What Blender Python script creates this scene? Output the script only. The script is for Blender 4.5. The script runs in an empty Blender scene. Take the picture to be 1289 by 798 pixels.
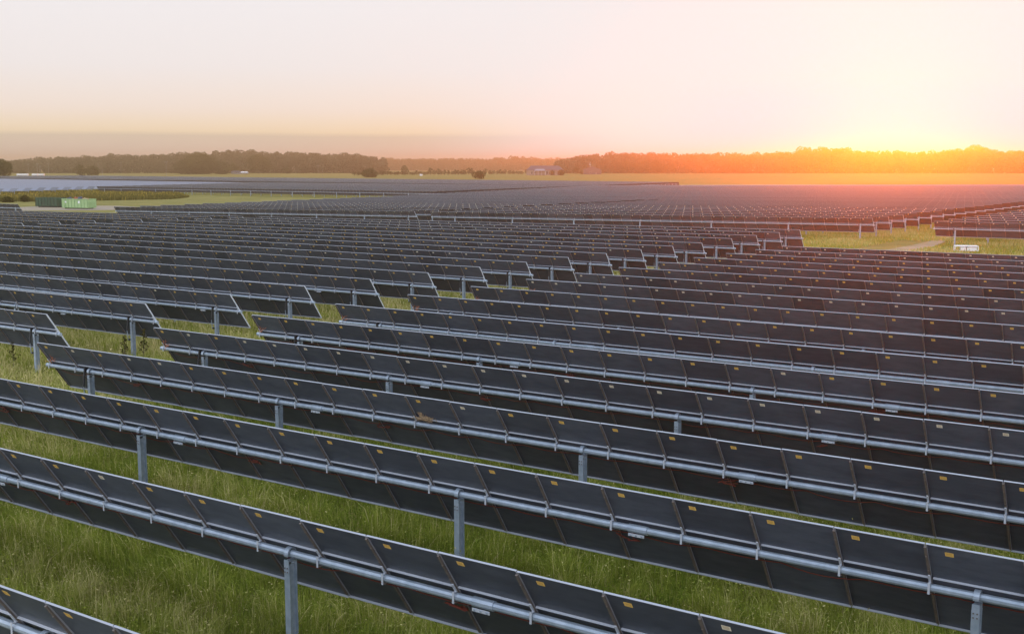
import bpy, bmesh, math, random
import numpy as np
from mathutils import Vector, Matrix

R = math.radians
random.seed(7)
rng = np.random.default_rng(11)
scene = bpy.context.scene
COL = scene.collection

# ------------------------------------------------------------------ camera
CAM_Z = 7.209
F_PX, PITCH, IW, IH = 1432.4, 0.13038, 1289.0, 798.0
cd = bpy.data.cameras.new('camera')
cam = bpy.data.objects.new('camera', cd)
COL.objects.link(cam)
cam.location = (0, 0, CAM_Z)
cam.rotation_euler = (math.pi / 2 - PITCH, 0, 0)
cd.sensor_width = 36.0
cd.lens = F_PX / IW * 36.0
cd.clip_start = 0.2
cd.clip_end = 12000
scene.camera = cam

# ------------------------------------------------------------------ light
SUN_AZ, SUN_EL = R(18.3), R(2.1)          # azimuth to the right of the view axis (+Y)
SUN_DIR = Vector((math.sin(SUN_AZ) * math.cos(SUN_EL), math.cos(SUN_AZ) * math.cos(SUN_EL), math.sin(SUN_EL)))
world = bpy.data.worlds.new('World')
scene.world = world
world.use_nodes = True


def build_world():
    nt = world.node_tree
    nd, lk = nt.nodes, nt.links
    bg = nd['Background']
    sky = nd.new('ShaderNodeTexSky')
    sky.sky_type = 'NISHITA'
    sky.sun_disc = False
    sky.sun_elevation = SUN_EL
    sky.sun_rotation = SUN_AZ
    sky.air_density = 1.0
    sky.dust_density = 1.2
    sky.ozone_density = 1.5
    geo = nd.new('ShaderNodeTexCoord')
    sep = nd.new('ShaderNodeSeparateXYZ')
    lk.new(geo.outputs['Generated'], sep.inputs[0])
    dot = nd.new('ShaderNodeVectorMath'); dot.operation = 'DOT_PRODUCT'
    dot.inputs[1].default_value = SUN_DIR
    lk.new(geo.outputs['Generated'], dot.inputs[0])
    # high thin overcast: pale low down, raised overhead to brighten the ground
    el = nd.new('ShaderNodeMapRange'); el.inputs['From Min'].default_value = -0.02; el.inputs['From Max'].default_value = 1.0
    # break the layer edge slightly
    nz = nd.new('ShaderNodeTexNoise'); nz.inputs['Scale'].default_value = 5.0; nz.inputs['Detail'].default_value = 2
    lk.new(geo.outputs['Generated'], nz.inputs['Vector'])
    ad = nd.new('ShaderNodeMath'); ad.operation = 'MULTIPLY_ADD'
    ad.inputs[1].default_value = 0.0035
    lk.new(nz.outputs['Fac'], ad.inputs[0]); lk.new(sep.outputs['Z'], ad.inputs[2])
    lk.new(ad.outputs[0], el.inputs['Value'])
    def ramp(stops):
        r = nd.new('ShaderNodeValToRGB')
        cr = r.color_ramp
        cr.interpolation = 'LINEAR'
        while len(cr.elements) < len(stops):
            cr.elements.new(0.5)
        for e, (z, c) in zip(cr.elements, stops):
            e.position = (z + 0.02) / 1.02
            e.color = (*c, 1)
        lk.new(el.outputs[0], r.inputs[0])
        return r
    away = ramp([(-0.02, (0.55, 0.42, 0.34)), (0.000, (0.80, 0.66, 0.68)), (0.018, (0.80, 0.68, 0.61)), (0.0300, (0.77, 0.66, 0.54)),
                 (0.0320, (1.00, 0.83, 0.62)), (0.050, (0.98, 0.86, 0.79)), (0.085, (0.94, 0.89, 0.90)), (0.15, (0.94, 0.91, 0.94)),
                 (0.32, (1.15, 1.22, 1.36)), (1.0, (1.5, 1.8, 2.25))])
    toward = ramp([(-0.02, (0.6, 0.40, 0.16)), (0.000, (0.72, 1.00, 1.20)), (0.018, (0.76, 0.98, 1.12)), (0.034, (0.80, 0.93, 1.02)),
                   (0.06, (0.85, 0.90, 0.95)), (0.15, (0.88, 0.89, 0.92)), (0.32, (1.15, 1.22, 1.36)), (1.0, (1.5, 1.8, 2.25))])
    sf = nd.new('ShaderNodeMapRange'); sf.interpolation_type = 'SMOOTHSTEP'
    sf.inputs['From Min'].default_value = 0.91; sf.inputs['From Max'].default_value = 0.99
    lk.new(dot.outputs['Value'], sf.inputs['Value'])
    mx = nd.new('ShaderNodeMix'); mx.data_type = 'RGBA'
    lk.new(sf.outputs[0], mx.inputs['Factor'])
    lk.new(away.outputs[0], mx.inputs['A']); lk.new(toward.outputs[0], mx.inputs['B'])
    # made-up lilac sky round the low sun, offsetting the orange haze glow
    core = ramp([(-0.02, (0.3, 0.3, 0.5)), (0.000, (0.20, 0.44, 1.16)), (0.020, (0.20, 0.47, 1.16)), (0.045, (0.28, 0.63, 1.05)),
                 (0.075, (0.50, 0.78, 0.98)), (0.15, (0.82, 0.90, 0.93)), (0.32, (1.15, 1.22, 1.36)), (1.0, (1.5, 1.8, 2.25))])
    cr_ = nd.new('ShaderNodeMapRange')
    cr_.inputs['From Min'].default_value = 0.972; cr_.inputs['From Max'].default_value = 1.0
    lk.new(dot.outputs['Value'], cr_.inputs['Value'])
    cf = nd.new('ShaderNodeMath'); cf.operation = 'POWER'; cf.inputs[1].default_value = 2.0
    lk.new(cr_.outputs[0], cf.inputs[0])
    mc = nd.new('ShaderNodeMix'); mc.data_type = 'RGBA'
    lk.new(cf.outputs[0], mc.inputs['Factor'])
    lk.new(mx.outputs['Result'], mc.inputs['A']); lk.new(core.outputs[0], mc.inputs['B'])
    mx = mc
    # the sky behind the camera: low bright band added unseen to light panel backs
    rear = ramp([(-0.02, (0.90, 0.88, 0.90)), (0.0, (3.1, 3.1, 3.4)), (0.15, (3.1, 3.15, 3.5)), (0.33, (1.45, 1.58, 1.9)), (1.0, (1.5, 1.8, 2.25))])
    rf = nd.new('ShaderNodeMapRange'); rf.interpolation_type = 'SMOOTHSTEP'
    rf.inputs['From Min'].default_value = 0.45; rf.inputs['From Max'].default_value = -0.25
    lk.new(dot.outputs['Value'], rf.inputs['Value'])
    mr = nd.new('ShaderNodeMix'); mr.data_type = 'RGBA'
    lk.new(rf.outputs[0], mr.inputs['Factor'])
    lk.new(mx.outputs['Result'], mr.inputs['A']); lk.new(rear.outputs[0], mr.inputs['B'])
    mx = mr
    # background strength below multiplies both: scale the layer up so it keeps its own radiance
    sc = nd.new('ShaderNodeVectorMath'); sc.operation = 'SCALE'
    sc.inputs['Scale'].default_value = 1.0 / WORLD_STRENGTH
    lk.new(mx.outputs['Result'], sc.inputs[0])
    # share of overcast versus clear sky behind it
    m2 = nd.new('ShaderNodeMix'); m2.data_type = 'RGBA'
    m2.inputs['Factor'].default_value = 0.94
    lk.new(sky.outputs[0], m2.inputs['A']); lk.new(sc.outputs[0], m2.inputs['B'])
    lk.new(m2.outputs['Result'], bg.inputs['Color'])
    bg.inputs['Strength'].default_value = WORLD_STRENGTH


WORLD_STRENGTH = 0.12
build_world()
sd_ = bpy.data.lights.new('sun', 'SUN')
sd_.energy = 1.45
sd_.angle = R(0.5)
sd_.color = (1.0, 0.185, 0.002)
sun = bpy.data.objects.new('sun', sd_)
COL.objects.link(sun)
sun.location = (60, 150, 60)
sun.rotation_euler = (-SUN_DIR).to_track_quat('-Z', 'Y').to_euler()
HAZE_DENSITY, HAZE_ANISO = 0.00040, 0.87

scene.view_settings.view_transform = 'Standard'
scene.view_settings.look = 'None'
scene.view_settings.exposure = 0.0
scene.view_settings.gamma = 1.0
scene.cycles.use_denoising = True
scene.cycles.max_bounces = 6
scene.cycles.diffuse_bounces = 3
scene.cycles.glossy_bounces = 3
scene.cycles.transparent_max_bounces = 8
scene.cycles.volume_bounces = 0

# ------------------------------------------------------------------ site frame
TH = 0.59446                      # tracker rows run along r, one behind the other along n
CT, ST = math.cos(TH), math.sin(TH)
TUBE_H = 1.50
D0, PITCH_ROW = 11.745, 3.9131    # row index 1 lies at D0
MOD_W = 1.24
TOP, BOT, TILT, OFS = 0.812, 0.940, R(55.57), 0.093


def sstep(a, b, x):
    t = np.clip((x - a) / (b - a), 0, 1)
    return t * t * (3 - 2 * t)


def ground_z(x, y):
    """gentle fall of the site towards the far left, level again beyond it"""
    s = x * CT - y * ST
    d = x * ST + y * CT
    dist = np.hypot(x, y)
    fall = -0.0095 * np.clip(-s - 34, 0, 130) * sstep(45, 112, d)
    return fall * (1 - sstep(480, 800, dist))


def sd_xy(s, d):
    return s * CT + d * ST, -s * ST + d * CT


def at(px, py, h=0.0):
    """pixel of the photograph -> world point at height h over the ground"""
    u = (px - 644.5) / F_PX
    v = -(py - 399.0) / F_PX
    dr = np.array([u, math.cos(PITCH) + v * math.sin(PITCH), -math.sin(PITCH) + v * math.cos(PITCH)])
    z = 0.0
    for _ in range(30):
        k = (z + h - CAM_Z) / dr[2]
        p = dr * k
        z = float(ground_z(p[0], p[1]))
    return float(p[0]), float(p[1]), z + h


def at_dist(px, dist, h=0.0):
    u = (px - 644.5) / F_PX / math.cos(PITCH) * 1.0
    x, y = u * dist, dist
    return x, y, float(ground_z(x, y)) + h


def height_for(py, dist):
    """height over zero of something seen at image row py, at forward distance dist"""
    v = -(py - 399.0) / F_PX
    return CAM_Z + dist * (-math.sin(PITCH) + v * math.cos(PITCH)) / (math.cos(PITCH) + v * math.sin(PITCH))


def project(x, y, z):
    z = z - CAM_Z
    dep = y * math.cos(PITCH) - z * math.sin(PITCH)
    up = y * math.sin(PITCH) + z * math.cos(PITCH)
    return 644.5 + F_PX * x / dep, 399 - F_PX * up / dep, dep


# ------------------------------------------------------------------ materials
def mat(name, color, rough=0.6, metal=0.0, spec=0.5, noise=None, bump=0.0, scale=8.0):
    m = bpy.data.materials.new(name)
    m.use_nodes = True
    nt = m.node_tree
    b = nt.nodes['Principled BSDF']
    b.inputs['Base Color'].default_value = (*color, 1)
    b.inputs['Roughness'].default_value = rough
    b.inputs['Metallic'].default_value = metal
    b.inputs['Specular IOR Level'].default_value = spec
    if noise is not None:
        tc = nt.nodes.new('ShaderNodeTexCoord')
        nz = nt.nodes.new('ShaderNodeTexNoise')
        nz.inputs['Scale'].default_value = scale
        nz.inputs['Detail'].default_value = 5
        nt.links.new(tc.outputs['Object'], nz.inputs['Vector'])
        rp = nt.nodes.new('ShaderNodeValToRGB')
        rp.color_ramp.elements[0].position = 0.3
        rp.color_ramp.elements[1].position = 0.72
        rp.color_ramp.elements[0].color = (*color, 1)
        rp.color_ramp.elements[1].color = (*noise, 1)
        nt.links.new(nz.outputs['Fac'], rp.inputs[0])
        nt.links.new(rp.outputs[0], b.inputs['Base Color'])
        if bump:
            bp = nt.nodes.new('ShaderNodeBump')
            bp.inputs['Strength'].default_value = bump
            nt.links.new(nz.outputs['Fac'], bp.inputs['Height'])
            nt.links.new(bp.outputs[0], b.inputs['Normal'])
    return m


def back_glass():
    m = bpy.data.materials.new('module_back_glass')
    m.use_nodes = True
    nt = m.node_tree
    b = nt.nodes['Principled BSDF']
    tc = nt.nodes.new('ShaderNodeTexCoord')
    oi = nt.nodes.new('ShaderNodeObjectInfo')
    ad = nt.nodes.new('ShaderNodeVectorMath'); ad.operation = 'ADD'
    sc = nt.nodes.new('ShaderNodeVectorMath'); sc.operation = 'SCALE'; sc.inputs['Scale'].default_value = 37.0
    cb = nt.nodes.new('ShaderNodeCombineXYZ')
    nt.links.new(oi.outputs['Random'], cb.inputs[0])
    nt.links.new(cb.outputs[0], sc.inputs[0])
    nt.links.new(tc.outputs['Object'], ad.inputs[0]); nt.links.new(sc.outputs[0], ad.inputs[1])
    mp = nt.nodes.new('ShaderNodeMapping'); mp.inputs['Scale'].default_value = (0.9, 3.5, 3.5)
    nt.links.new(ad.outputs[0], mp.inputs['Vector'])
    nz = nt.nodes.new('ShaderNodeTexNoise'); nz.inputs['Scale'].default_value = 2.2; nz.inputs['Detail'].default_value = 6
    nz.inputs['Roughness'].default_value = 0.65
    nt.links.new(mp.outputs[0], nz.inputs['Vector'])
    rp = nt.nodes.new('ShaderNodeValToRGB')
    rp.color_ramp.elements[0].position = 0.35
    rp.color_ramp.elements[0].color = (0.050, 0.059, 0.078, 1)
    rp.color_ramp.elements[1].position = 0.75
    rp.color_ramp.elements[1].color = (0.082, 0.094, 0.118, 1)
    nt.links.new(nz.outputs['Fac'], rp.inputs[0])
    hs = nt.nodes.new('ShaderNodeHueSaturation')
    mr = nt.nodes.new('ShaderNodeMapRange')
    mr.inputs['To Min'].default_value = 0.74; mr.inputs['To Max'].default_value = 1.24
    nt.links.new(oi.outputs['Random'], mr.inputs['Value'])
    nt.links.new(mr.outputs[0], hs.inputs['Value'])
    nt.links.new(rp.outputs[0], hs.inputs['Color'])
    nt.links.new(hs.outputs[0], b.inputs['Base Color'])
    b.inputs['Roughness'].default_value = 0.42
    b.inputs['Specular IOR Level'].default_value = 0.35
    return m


M = {}
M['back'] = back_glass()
M['front'] = mat('module_front_glass', (0.012, 0.014, 0.022), 0.12, 0, 0.6)
M['frame'] = mat('anodised_frame', (0.30, 0.31, 0.34), 0.42, 0.3, 0.5)
M['rail'] = mat('galvanised_rail', (0.11, 0.092, 0.080), 0.55, 0.2, 0.4, (0.20, 0.165, 0.14), 0, 6)
M['steel'] = mat('galvanised_steel', (0.28, 0.34, 0.40), 0.45, 0.4, 0.5, (0.39, 0.45, 0.52), 0.03, 9)
M['bracket'] = mat('bright_zinc', (0.52, 0.55, 0.60), 0.4, 0.25, 0.5)
M['black'] = mat('black_plastic', (0.015, 0.015, 0.017), 0.5)
M['copper'] = mat('orange_lead', (0.52, 0.20, 0.09), 0.6)
M['cable'] = mat('red_cable', (0.16, 0.028, 0.018), 0.6)
M['label_yellow'] = mat('yellow_label', (0.74, 0.47, 0.12), 0.6, 0, 0.3)
M['label_pale'] = mat('pale_label', (0.74, 0.68, 0.54), 0.6, 0, 0.3)
M['label_print'] = mat('label_print', (0.30, 0.18, 0.05), 0.7, 0, 0.3)
M['stow'] = mat('stowed_front_glass', (0.10, 0.115, 0.16), 0.3, 0, 0.45)  # sky reflection put into the base colour as pale blue
M['white'] = mat('white_paint', (0.78, 0.78, 0.76), 0.5, 0, 0.4, (0.66, 0.66, 0.64), 0, 3)
M['wood'] = mat('weathered_pole_wood', (0.26, 0.21, 0.17), 0.8, 0, 0.2, (0.34, 0.29, 0.24), 0, 5)
M['bark'] = mat('tree_bark', (0.09, 0.07, 0.05), 0.9, 0, 0.2, (0.14, 0.11, 0.08), 0, 4)


# ------------------------------------------------------------------ mesh builder
class MB:
    def __init__(self):
        self.v, self.f, self.m, self.mats = [], [], [], []

    def mi(self, m):
        if m not in self.mats:
            self.mats.append(m)
        return self.mats.index(m)

    def quad(self, pts, m):
        n = len(self.v)
        self.v += [tuple(p) for p in pts]
        self.f.append(tuple(range(n, n + len(pts))))
        self.m.append(self.mi(m))

    def hexa(self, p, m):
        """8 corners: bottom ring 0-3, top ring 4-7"""
        n = len(self.v)
        self.v += [tuple(q) for q in p]
        i = self.mi(m)
        for f in ((3, 2, 1, 0), (4, 5, 6, 7), (0, 1, 5, 4), (1, 2, 6, 5), (2, 3, 7, 6), (3, 0, 4, 7)):
            self.f.append(tuple(n + k for k in f)); self.m.append(i)

    def box(self, x0, x1, y0, y1, z0, z1, m):
        self.hexa([(x0, y0, z0), (x1, y0, z0), (x1, y1, z0), (x0, y1, z0), (x0, y0, z1), (x1, y0, z1), (x1, y1, z1), (x0, y1, z1)], m)

    def slab(self, x0, x1, v0, v1, o0, o1, m, t=TILT, xo=0.0):
        """box in module coordinates: x along the row, v up the module, o towards its face"""
        def P(x, v, o):
            return (x + xo, -v * math.cos(t) + o * math.sin(t), v * math.sin(t) + o * math.cos(t))
        self.hexa([P(x0, v0, o0), P(x0, v0, o1), P(x1, v0, o1), P(x1, v0, o0), P(x0, v1, o0), P(x0, v1, o1), P(x1, v1, o1), P(x1, v1, o0)], m)

    def tube(self, a, b, r0, r1, n, m, cap=True, up=None):
        a, b = Vector(a), Vector(b)
        d = (b - a).normalized()
        w = Vector((0, 0, 1)) if abs(d.z) < 0.9 else Vector((1, 0, 0))
        e1 = d.cross(w).normalized(); e2 = e1.cross(d)
        k = len(self.v); i = self.mi(m)
        off = math.pi / n
        for q, r in ((a, r0), (b, r1)):
            for j in range(n):
                c = 2 * math.pi * j / n + off
                self.v.append(tuple(q + e1 * (r * math.cos(c)) + e2 * (r * math.sin(c))))
        for j in range(n):
            j2 = (j + 1) % n
            self.f.append((k + j, k + j2, k + n + j2, k + n + j)); self.m.append(i)
        if cap:
            self.f.append(tuple(k + j for j in reversed(range(n)))); self.m.append(i)
            self.f.append(tuple(k + n + j for j in range(n))); self.m.append(i)

    def path(self, pts, r, n, m):
        for a, b in zip(pts[:-1], pts[1:]):
            self.tube(a, b, r, r, n, m, cap=False)

    def mesh(self, name):
        me = bpy.data.meshes.new(name)
        me.from_pydata(self.v, [], self.f)
        for m in self.mats:
            me.materials.append(m)
        if self.m:
            me.polygons.foreach_set('material_index', self.m)
        me.update()
        return me

    def build(self, name, parent=None, loc=(0, 0, 0), rot=(0, 0, 0)):
        return link(name, self.mesh(name), parent, loc, rot)


def link(name, me, parent=None, loc=(0, 0, 0), rot=(0, 0, 0)):
    o = bpy.data.objects.new(name, me)
    COL.objects.link(o)
    o.location = loc
    o.rotation_euler = rot
    if parent is not None:
        o.parent = parent
    return o


def tag(o, label, cat, group=None, kind=None):
    if label:
        o['label'] = label
    if cat:
        o['category'] = cat
    if group:
        o['group'] = group
    if kind:
        o['kind'] = kind
    return o


def empty(name, loc, rot=(0, 0, 0)):
    o = bpy.data.objects.new(name, None)
    o.empty_display_size = 0.4
    COL.objects.link(o)
    o.location = loc
    o.rotation_euler = rot
    return o


ORD = ['zeroth', 'first', 'second', 'third', 'fourth', 'fifth', 'sixth', 'seventh', 'eighth', 'ninth', 'tenth', 'eleventh', 'twelfth', 'thirteenth',
       'fourteenth', 'fifteenth', 'sixteenth', 'seventeenth', 'eighteenth', 'nineteenth', 'twentieth']

# ------------------------------------------------------------------ ground
def grid_mesh(name, xs, ys, m, lift=0.0):
    X, Y = np.meshgrid(xs, ys)
    Z = ground_z(X, Y) + lift
    co = np.stack([X, Y, Z], -1).reshape(-1, 3).astype(np.float32)
    nx, ny = len(xs), len(ys)
    i = np.arange(nx * ny).reshape(ny, nx)
    f = np.stack([i[:-1, :-1], i[:-1, 1:], i[1:, 1:], i[1:, :-1]], -1).reshape(-1, 4)
    return np_mesh(name, co, f, m)


def np_mesh(name, co, faces, m, loops=4, smooth=False):
    me = bpy.data.meshes.new(name)
    me.vertices.add(len(co)); me.vertices.foreach_set('co', co.astype(np.float32).ravel())
    n = len(faces)
    me.loops.add(n * loops); me.loops.foreach_set('vertex_index', faces.astype(np.int32).ravel())
    me.polygons.add(n)
    me.polygons.foreach_set('loop_start', np.arange(0, n * loops, loops, dtype=np.int32))
    me.polygons.foreach_set('loop_total', np.full(n, loops, dtype=np.int32))
    me.update(calc_edges=True)
    me.materials.append(m)
    return me


def ground_mat(name, cols, scales, bump=0.6):
    """mix of three tones by two noises in world metres"""
    m = bpy.data.materials.new(name)
    m.use_nodes = True
    nt = m.node_tree; nd, lk = nt.nodes, nt.links
    b = nd['Principled BSDF']
    b.inputs['Roughness'].default_value = 0.95
    b.inputs['Specular IOR Level'].default_value = 0.1
    g = nd.new('ShaderNodeNewGeometry')
    def noise(s, det, lo, hi):
        n = nd.new('ShaderNodeTexNoise'); n.inputs['Scale'].default_value = s; n.inputs['Detail'].default_value = det
        n.inputs['Roughness'].default_value = 0.65
        lk.new(g.outputs['Position'], n.inputs['Vector'])
        r = nd.new('ShaderNodeMapRange'); r.inputs['From Min'].default_value = lo; r.inputs['From Max'].default_value = hi
        lk.new(n.outputs['Fac'], r.inputs['Value'])
        return r
    a = noise(scales[0], 8, 0.35, 0.65)
    c = noise(scales[1], 6, 0.38, 0.68)
    m1 = nd.new('ShaderNodeMix'); m1.data_type = 'RGBA'
    m1.inputs['A'].default_value = (*cols[0], 1); m1.inputs['B'].default_value = (*cols[1], 1)
    lk.new(a.outputs[0], m1.inputs['Factor'])
    m2 = nd.new('ShaderNodeMix'); m2.data_type = 'RGBA'
    m2.inputs['B'].default_value = (*cols[2], 1)
    lk.new(m1.outputs['Result'], m2.inputs['A']); lk.new(c.outputs[0], m2.inputs['Factor'])
    lk.new(m2.outputs['Result'], b.inputs['Base Color'])
    if bump:
        bp = nd.new('ShaderNodeBump'); bp.inputs['Strength'].default_value = bump; bp.inputs['Distance'].default_value = 0.1
        lk.new(a.outputs[0], bp.inputs['Height']); lk.new(bp.outputs[0], b.inputs['Normal'])
    return m


M['turf'] = ground_mat('site_turf', [(0.10, 0.11, 0.024), (0.19, 0.165, 0.042), (0.24, 0.195, 0.058)], [3.0, 0.12])
M['field'] = ground_mat('dry_crop_field', [(0.18, 0.14, 0.034), (0.24, 0.175, 0.044), (0.15, 0.13, 0.03)], [0.3, 0.012], 0.2)
M['gravel'] = ground_mat('pale_gravel', [(0.22, 0.18, 0.14), (0.32, 0.26, 0.21), (0.26, 0.21, 0.13)], [2.0, 0.3], 0.3)
M['dirt'] = ground_mat('pale_dirt', [(0.26, 0.20, 0.13), (0.38, 0.29, 0.20), (0.20, 0.17, 0.08)], [1.2, 0.25], 0.3)

ext = 2900.0
xs = np.unique(np.concatenate([np.linspace(-ext, -600, 24), np.linspace(-600, 400, 160), np.linspace(400, ext, 26)]))
ys = np.unique(np.concatenate([np.linspace(-400, 0, 8), np.linspace(0, 700, 120), np.linspace(700, ext, 30)]))
o = link('ground', grid_mesh('ground', xs, ys, M['turf']))
o['kind'] = 'structure'


def sheet(name, pts, m, lift, sub=8):
    """quad-strip sheet between two polylines of world xy points"""
    a, b = pts
    v, f = [], []
    n = len(a)
    for i in range(n):
        for k in range(sub + 1):
            t = k / sub
            x = a[i][0] * (1 - t) + b[i][0] * t; y = a[i][1] * (1 - t) + b[i][1] * t
            v.append((x, y, float(ground_z(x, y)) + lift))
    for i in range(n - 1):
        for k in range(sub):
            p = i * (sub + 1) + k
            f.append((p, p + 1, p + sub + 2, p + sub + 1))
    me = bpy.data.meshes.new(name); me.from_pydata(v, [], f); me.materials.append(m); me.update()
    o = link(name, me); o['kind'] = 'structure'
    return o


# the golden field beyond the arrays: near edge follows the back of the arrays
near, far = [], []
for px, py in ((-260, 227.5), (0, 226.8), (240, 225.5), (480, 225.5), (650, 226.5), (834, 230.5), (1000, 231.5), (1289, 232.0), (1600, 232.5)):
    q = at(px, py)
    near.append(q[:2])
for (x, y) in near:
    k = 2300.0 / y
    far.append((x * k, y * k))
sheet('field', (near, far), M['field'], 0.03, 60)

# gravel pad round the skips, and the dirt track through the lane between the blocks
sheet('gravel_pad', ([at(px, py)[:2] for px, py in ((-60, 266), (20, 265.5), (80, 265.2), (150, 264.5), (170, 263))],
                     [at(px, py)[:2] for px, py in ((-60, 262.5), (20, 261.2), (80, 258.8), (150, 259.5), (170, 260.5))]), M['gravel'], 0.02, 6)
sheet('dirt_track', ([at(px, py)[:2] for px, py in ((1085, 321), (1120, 314), (1150, 308.5), (1172, 303.5), (1186, 299), (1192, 294))],
                     [at(px, py)[:2] for px, py in ((1150, 322), (1172, 313), (1180, 308.5), (1192, 303.5), (1203, 299), (1206, 294))]), M['dirt'], 0.02, 6)

# ------------------------------------------------------------------ tracker rows
def panel_mesh(label_mat=None, simple=False):
    """one module across the torque tube: x centred, rail on its left seam, lips on its back"""
    b = MB()
    w = MOD_W / 2 - 0.007
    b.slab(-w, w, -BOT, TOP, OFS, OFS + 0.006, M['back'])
    b.slab(-w + .012, w - .012, -BOT + .012, TOP - .012, OFS + 0.009, OFS + 0.0105, M['front'])
    b.slab(-w, w, TOP - 0.001, TOP + 0.009, OFS - 0.016, OFS + 0.009, M['frame'])
    b.slab(-w + .03, w - .02, 0.112, 0.122, OFS - 0.034, OFS - 0.001, M['bracket'])
    b.slab(-w, w, -BOT - 0.010, -BOT + 0.002, OFS - 0.036, OFS + 0.010, M['bracket'])
    b.slab(-w - .0005, -w + .011, -BOT + .003, TOP - .002, OFS - 0.020, OFS - 0.001, M['frame'])
    b.slab(w - .011, w + .0005, -BOT + .003, TOP - .002, OFS - 0.020, OFS - 0.001, M['frame'])
    if not simple:
        b.slab(-MOD_W / 2 - .017, -MOD_W / 2 + .017, -BOT + .06, TOP - .03, OFS - 0.046, OFS - 0.021, M['rail'])
        for v in (-.55, .28, .58):
            b.slab(-MOD_W / 2 - .011, -MOD_W / 2 + .011, v, v + .022, OFS - 0.054, OFS - 0.045, M['rail'])
    if label_mat:
        b.slab(-.385, -.275, TOP - .185, TOP - .108, OFS - .003, OFS - .001, label_mat)
    return b.mesh('solar_panel')


def label_mesh(m):
    b = MB()
    b.slab(-.385, -.275, TOP - .185, TOP - .108, OFS - .003, OFS - .001, m)
    for v in (.120, .138, .160):
        b.slab(-.372, -.29, TOP - v - .006, TOP - v, OFS - .0045, OFS - .0035, M['label_print'])
    return b.mesh('label_sticker')


def bracket_mesh():
    b = MB()
    r = .066
    b.box(-.016, .016, -r - .010, -r - .003, -.078, .085, M['bracket'])
    b.box(-.016, .016, -r - .002, .02, .0665, .076, M['bracket'])
    b.slab(-.016, .016, .06, .21, OFS - .066, OFS - .047, M['bracket'])
    b.box(-.026, .026, -.05, .04, -.076, -.0665, M['rail'])
    return b.mesh('bracket')


def tube_mesh(L, x0):
    b = MB()
    b.tube((x0 - .16, 0, 0), (x0 + L + .16, 0, 0), .058, .058, 10, M['steel'])
    for x in (x0 - .16, x0 + L + .16):
        b.tube((x - .004, 0, 0), (x + .004, 0, 0), .061, .061, 10, M['steel'])
    return b.mesh('torque_tube')


def post_mesh(h):
    b = MB()
    top = -.17
    b.box(-.055, .055, -.078, -.069, -h, top, M['steel'])
    b.box(-.055, .055, .069, .078, -h, top, M['steel'])
    b.box(-.004, .004, -.0685, .0685, -h, top, M['steel'])
    return b.mesh('post')


def bearing_mesh():
    b = MB()
    for y in (-.086, .080):
        b.box(-.05, .05, y, y + .006, -.30, -.085, M['steel'])
        for z in (-.27, -.21):
            for x in (-.025, .025):
                b.tube((x, y - .006 if y < 0 else y + .006, z), (x, y + .012 if y > 0 else y - .012, z), .012, .012, 6, M['rail'])
    b.box(-.045, .045, -.0795, .0795, -.115, -.100, M['steel'])
    n = 12
    pts = []
    for k in range(n + 1):
        a = -0.35 + (math.pi + .7) * k / n
        pts.append((math.cos(a) * .080, math.sin(a) * .080))
    for (y0, z0), (y1, z1) in zip(pts[:-1], pts[1:]):
        s = .098 / .080
        b.hexa([(-.04, y0, z0), (.04, y0, z0), (.04, y0 * s, z0 * s), (-.04, y0 * s, z0 * s),
                (-.04, y1, z1), (.04, y1, z1), (.04, y1 * s, z1 * s), (-.04, y1 * s, z1 * s)], M['steel'])
    return b.mesh('bearing')


def damper_mesh():
    b = MB()
    b.tube((-.13, -.10, .02), (-.13, -.16, -.42), .026, .026, 8, M['black'])
    b.tube((-.13, -.16, -.42), (-.13, -.12, -.78), .014, .014, 8, M['steel'])
    b.box(-.15, -.05, -.125, -.08, -.80, -.74, M['black'])
    b.box(-.155, -.105, -.11, .05, -.03, .11, M['black'])
    return b.mesh('damper')


def coupler_mesh():
    b = MB()
    b.tube((-.17, 0, 0), (.17, 0, 0), .071, .071, 10, M['steel'])
    b.box(-.14, .14, -.080, -.068, -.105, -.060, M['bracket'])
    for x in (-.10, 0, .10):
        b.tube((x, -.090, -.084), (x, -.0805, -.084), .016, .016, 6, M['steel'])
    return b.mesh('coupler')


def cable_mesh(L, seed):
    r = random.Random(seed)
    b = MB()
    x = 0.3
    pts = []
    while x < L - .3:
        seg = MOD_W
        sag = r.uniform(.02, .12)
        for k in range(6):
            t = k / 6
            v = -.17 - sag * 4 * t * (1 - t) - r.uniform(0, .012)
            pts.append((x + seg * t, -v * math.cos(TILT) * 1 + (OFS - .05) * math.sin(TILT) - .0, v * math.sin(TILT) + (OFS - .06) * math.cos(TILT)))
        x += seg
    b.path(pts, .008, 4, M['cable'])
    for k in range(3, int(L / MOD_W), 7):
        x = k * MOD_W + r.uniform(-.2, .2)
        for j in range(4):
            v = -.22 - r.uniform(0, .12)
            p = [(x + r.uniform(-.22, .22), -v * math.cos(TILT) + (OFS - .06) * math.sin(TILT), v * math.sin(TILT) + (OFS - .07) * math.cos(TILT)) for v in (v, v - .05, v + .02)]
            b.path(p, .010, 4, M['cable'])
    return b.mesh('cable')


PM = {k: panel_mesh(M[k]) for k in ('label_yellow', 'label_pale')}
PM_BARE = panel_mesh(None)
LM = {k: label_mesh(M[k]) for k in ('label_yellow', 'label_pale')}
BRK, BEAR, DAMP, COUP = bracket_mesh(), bearing_mesh(), damper_mesh(), coupler_mesh()
POST = post_mesh(TUBE_H + .3)
END_RAIL = None


def end_rail_mesh():
    b = MB()
    b.slab(-.010, .010, -BOT + .004, TOP - .004, OFS - 0.040, OFS + 0.008, M['bracket'])
    return b.mesh('end_rail')


END_RAIL = end_rail_mesh()


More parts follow.
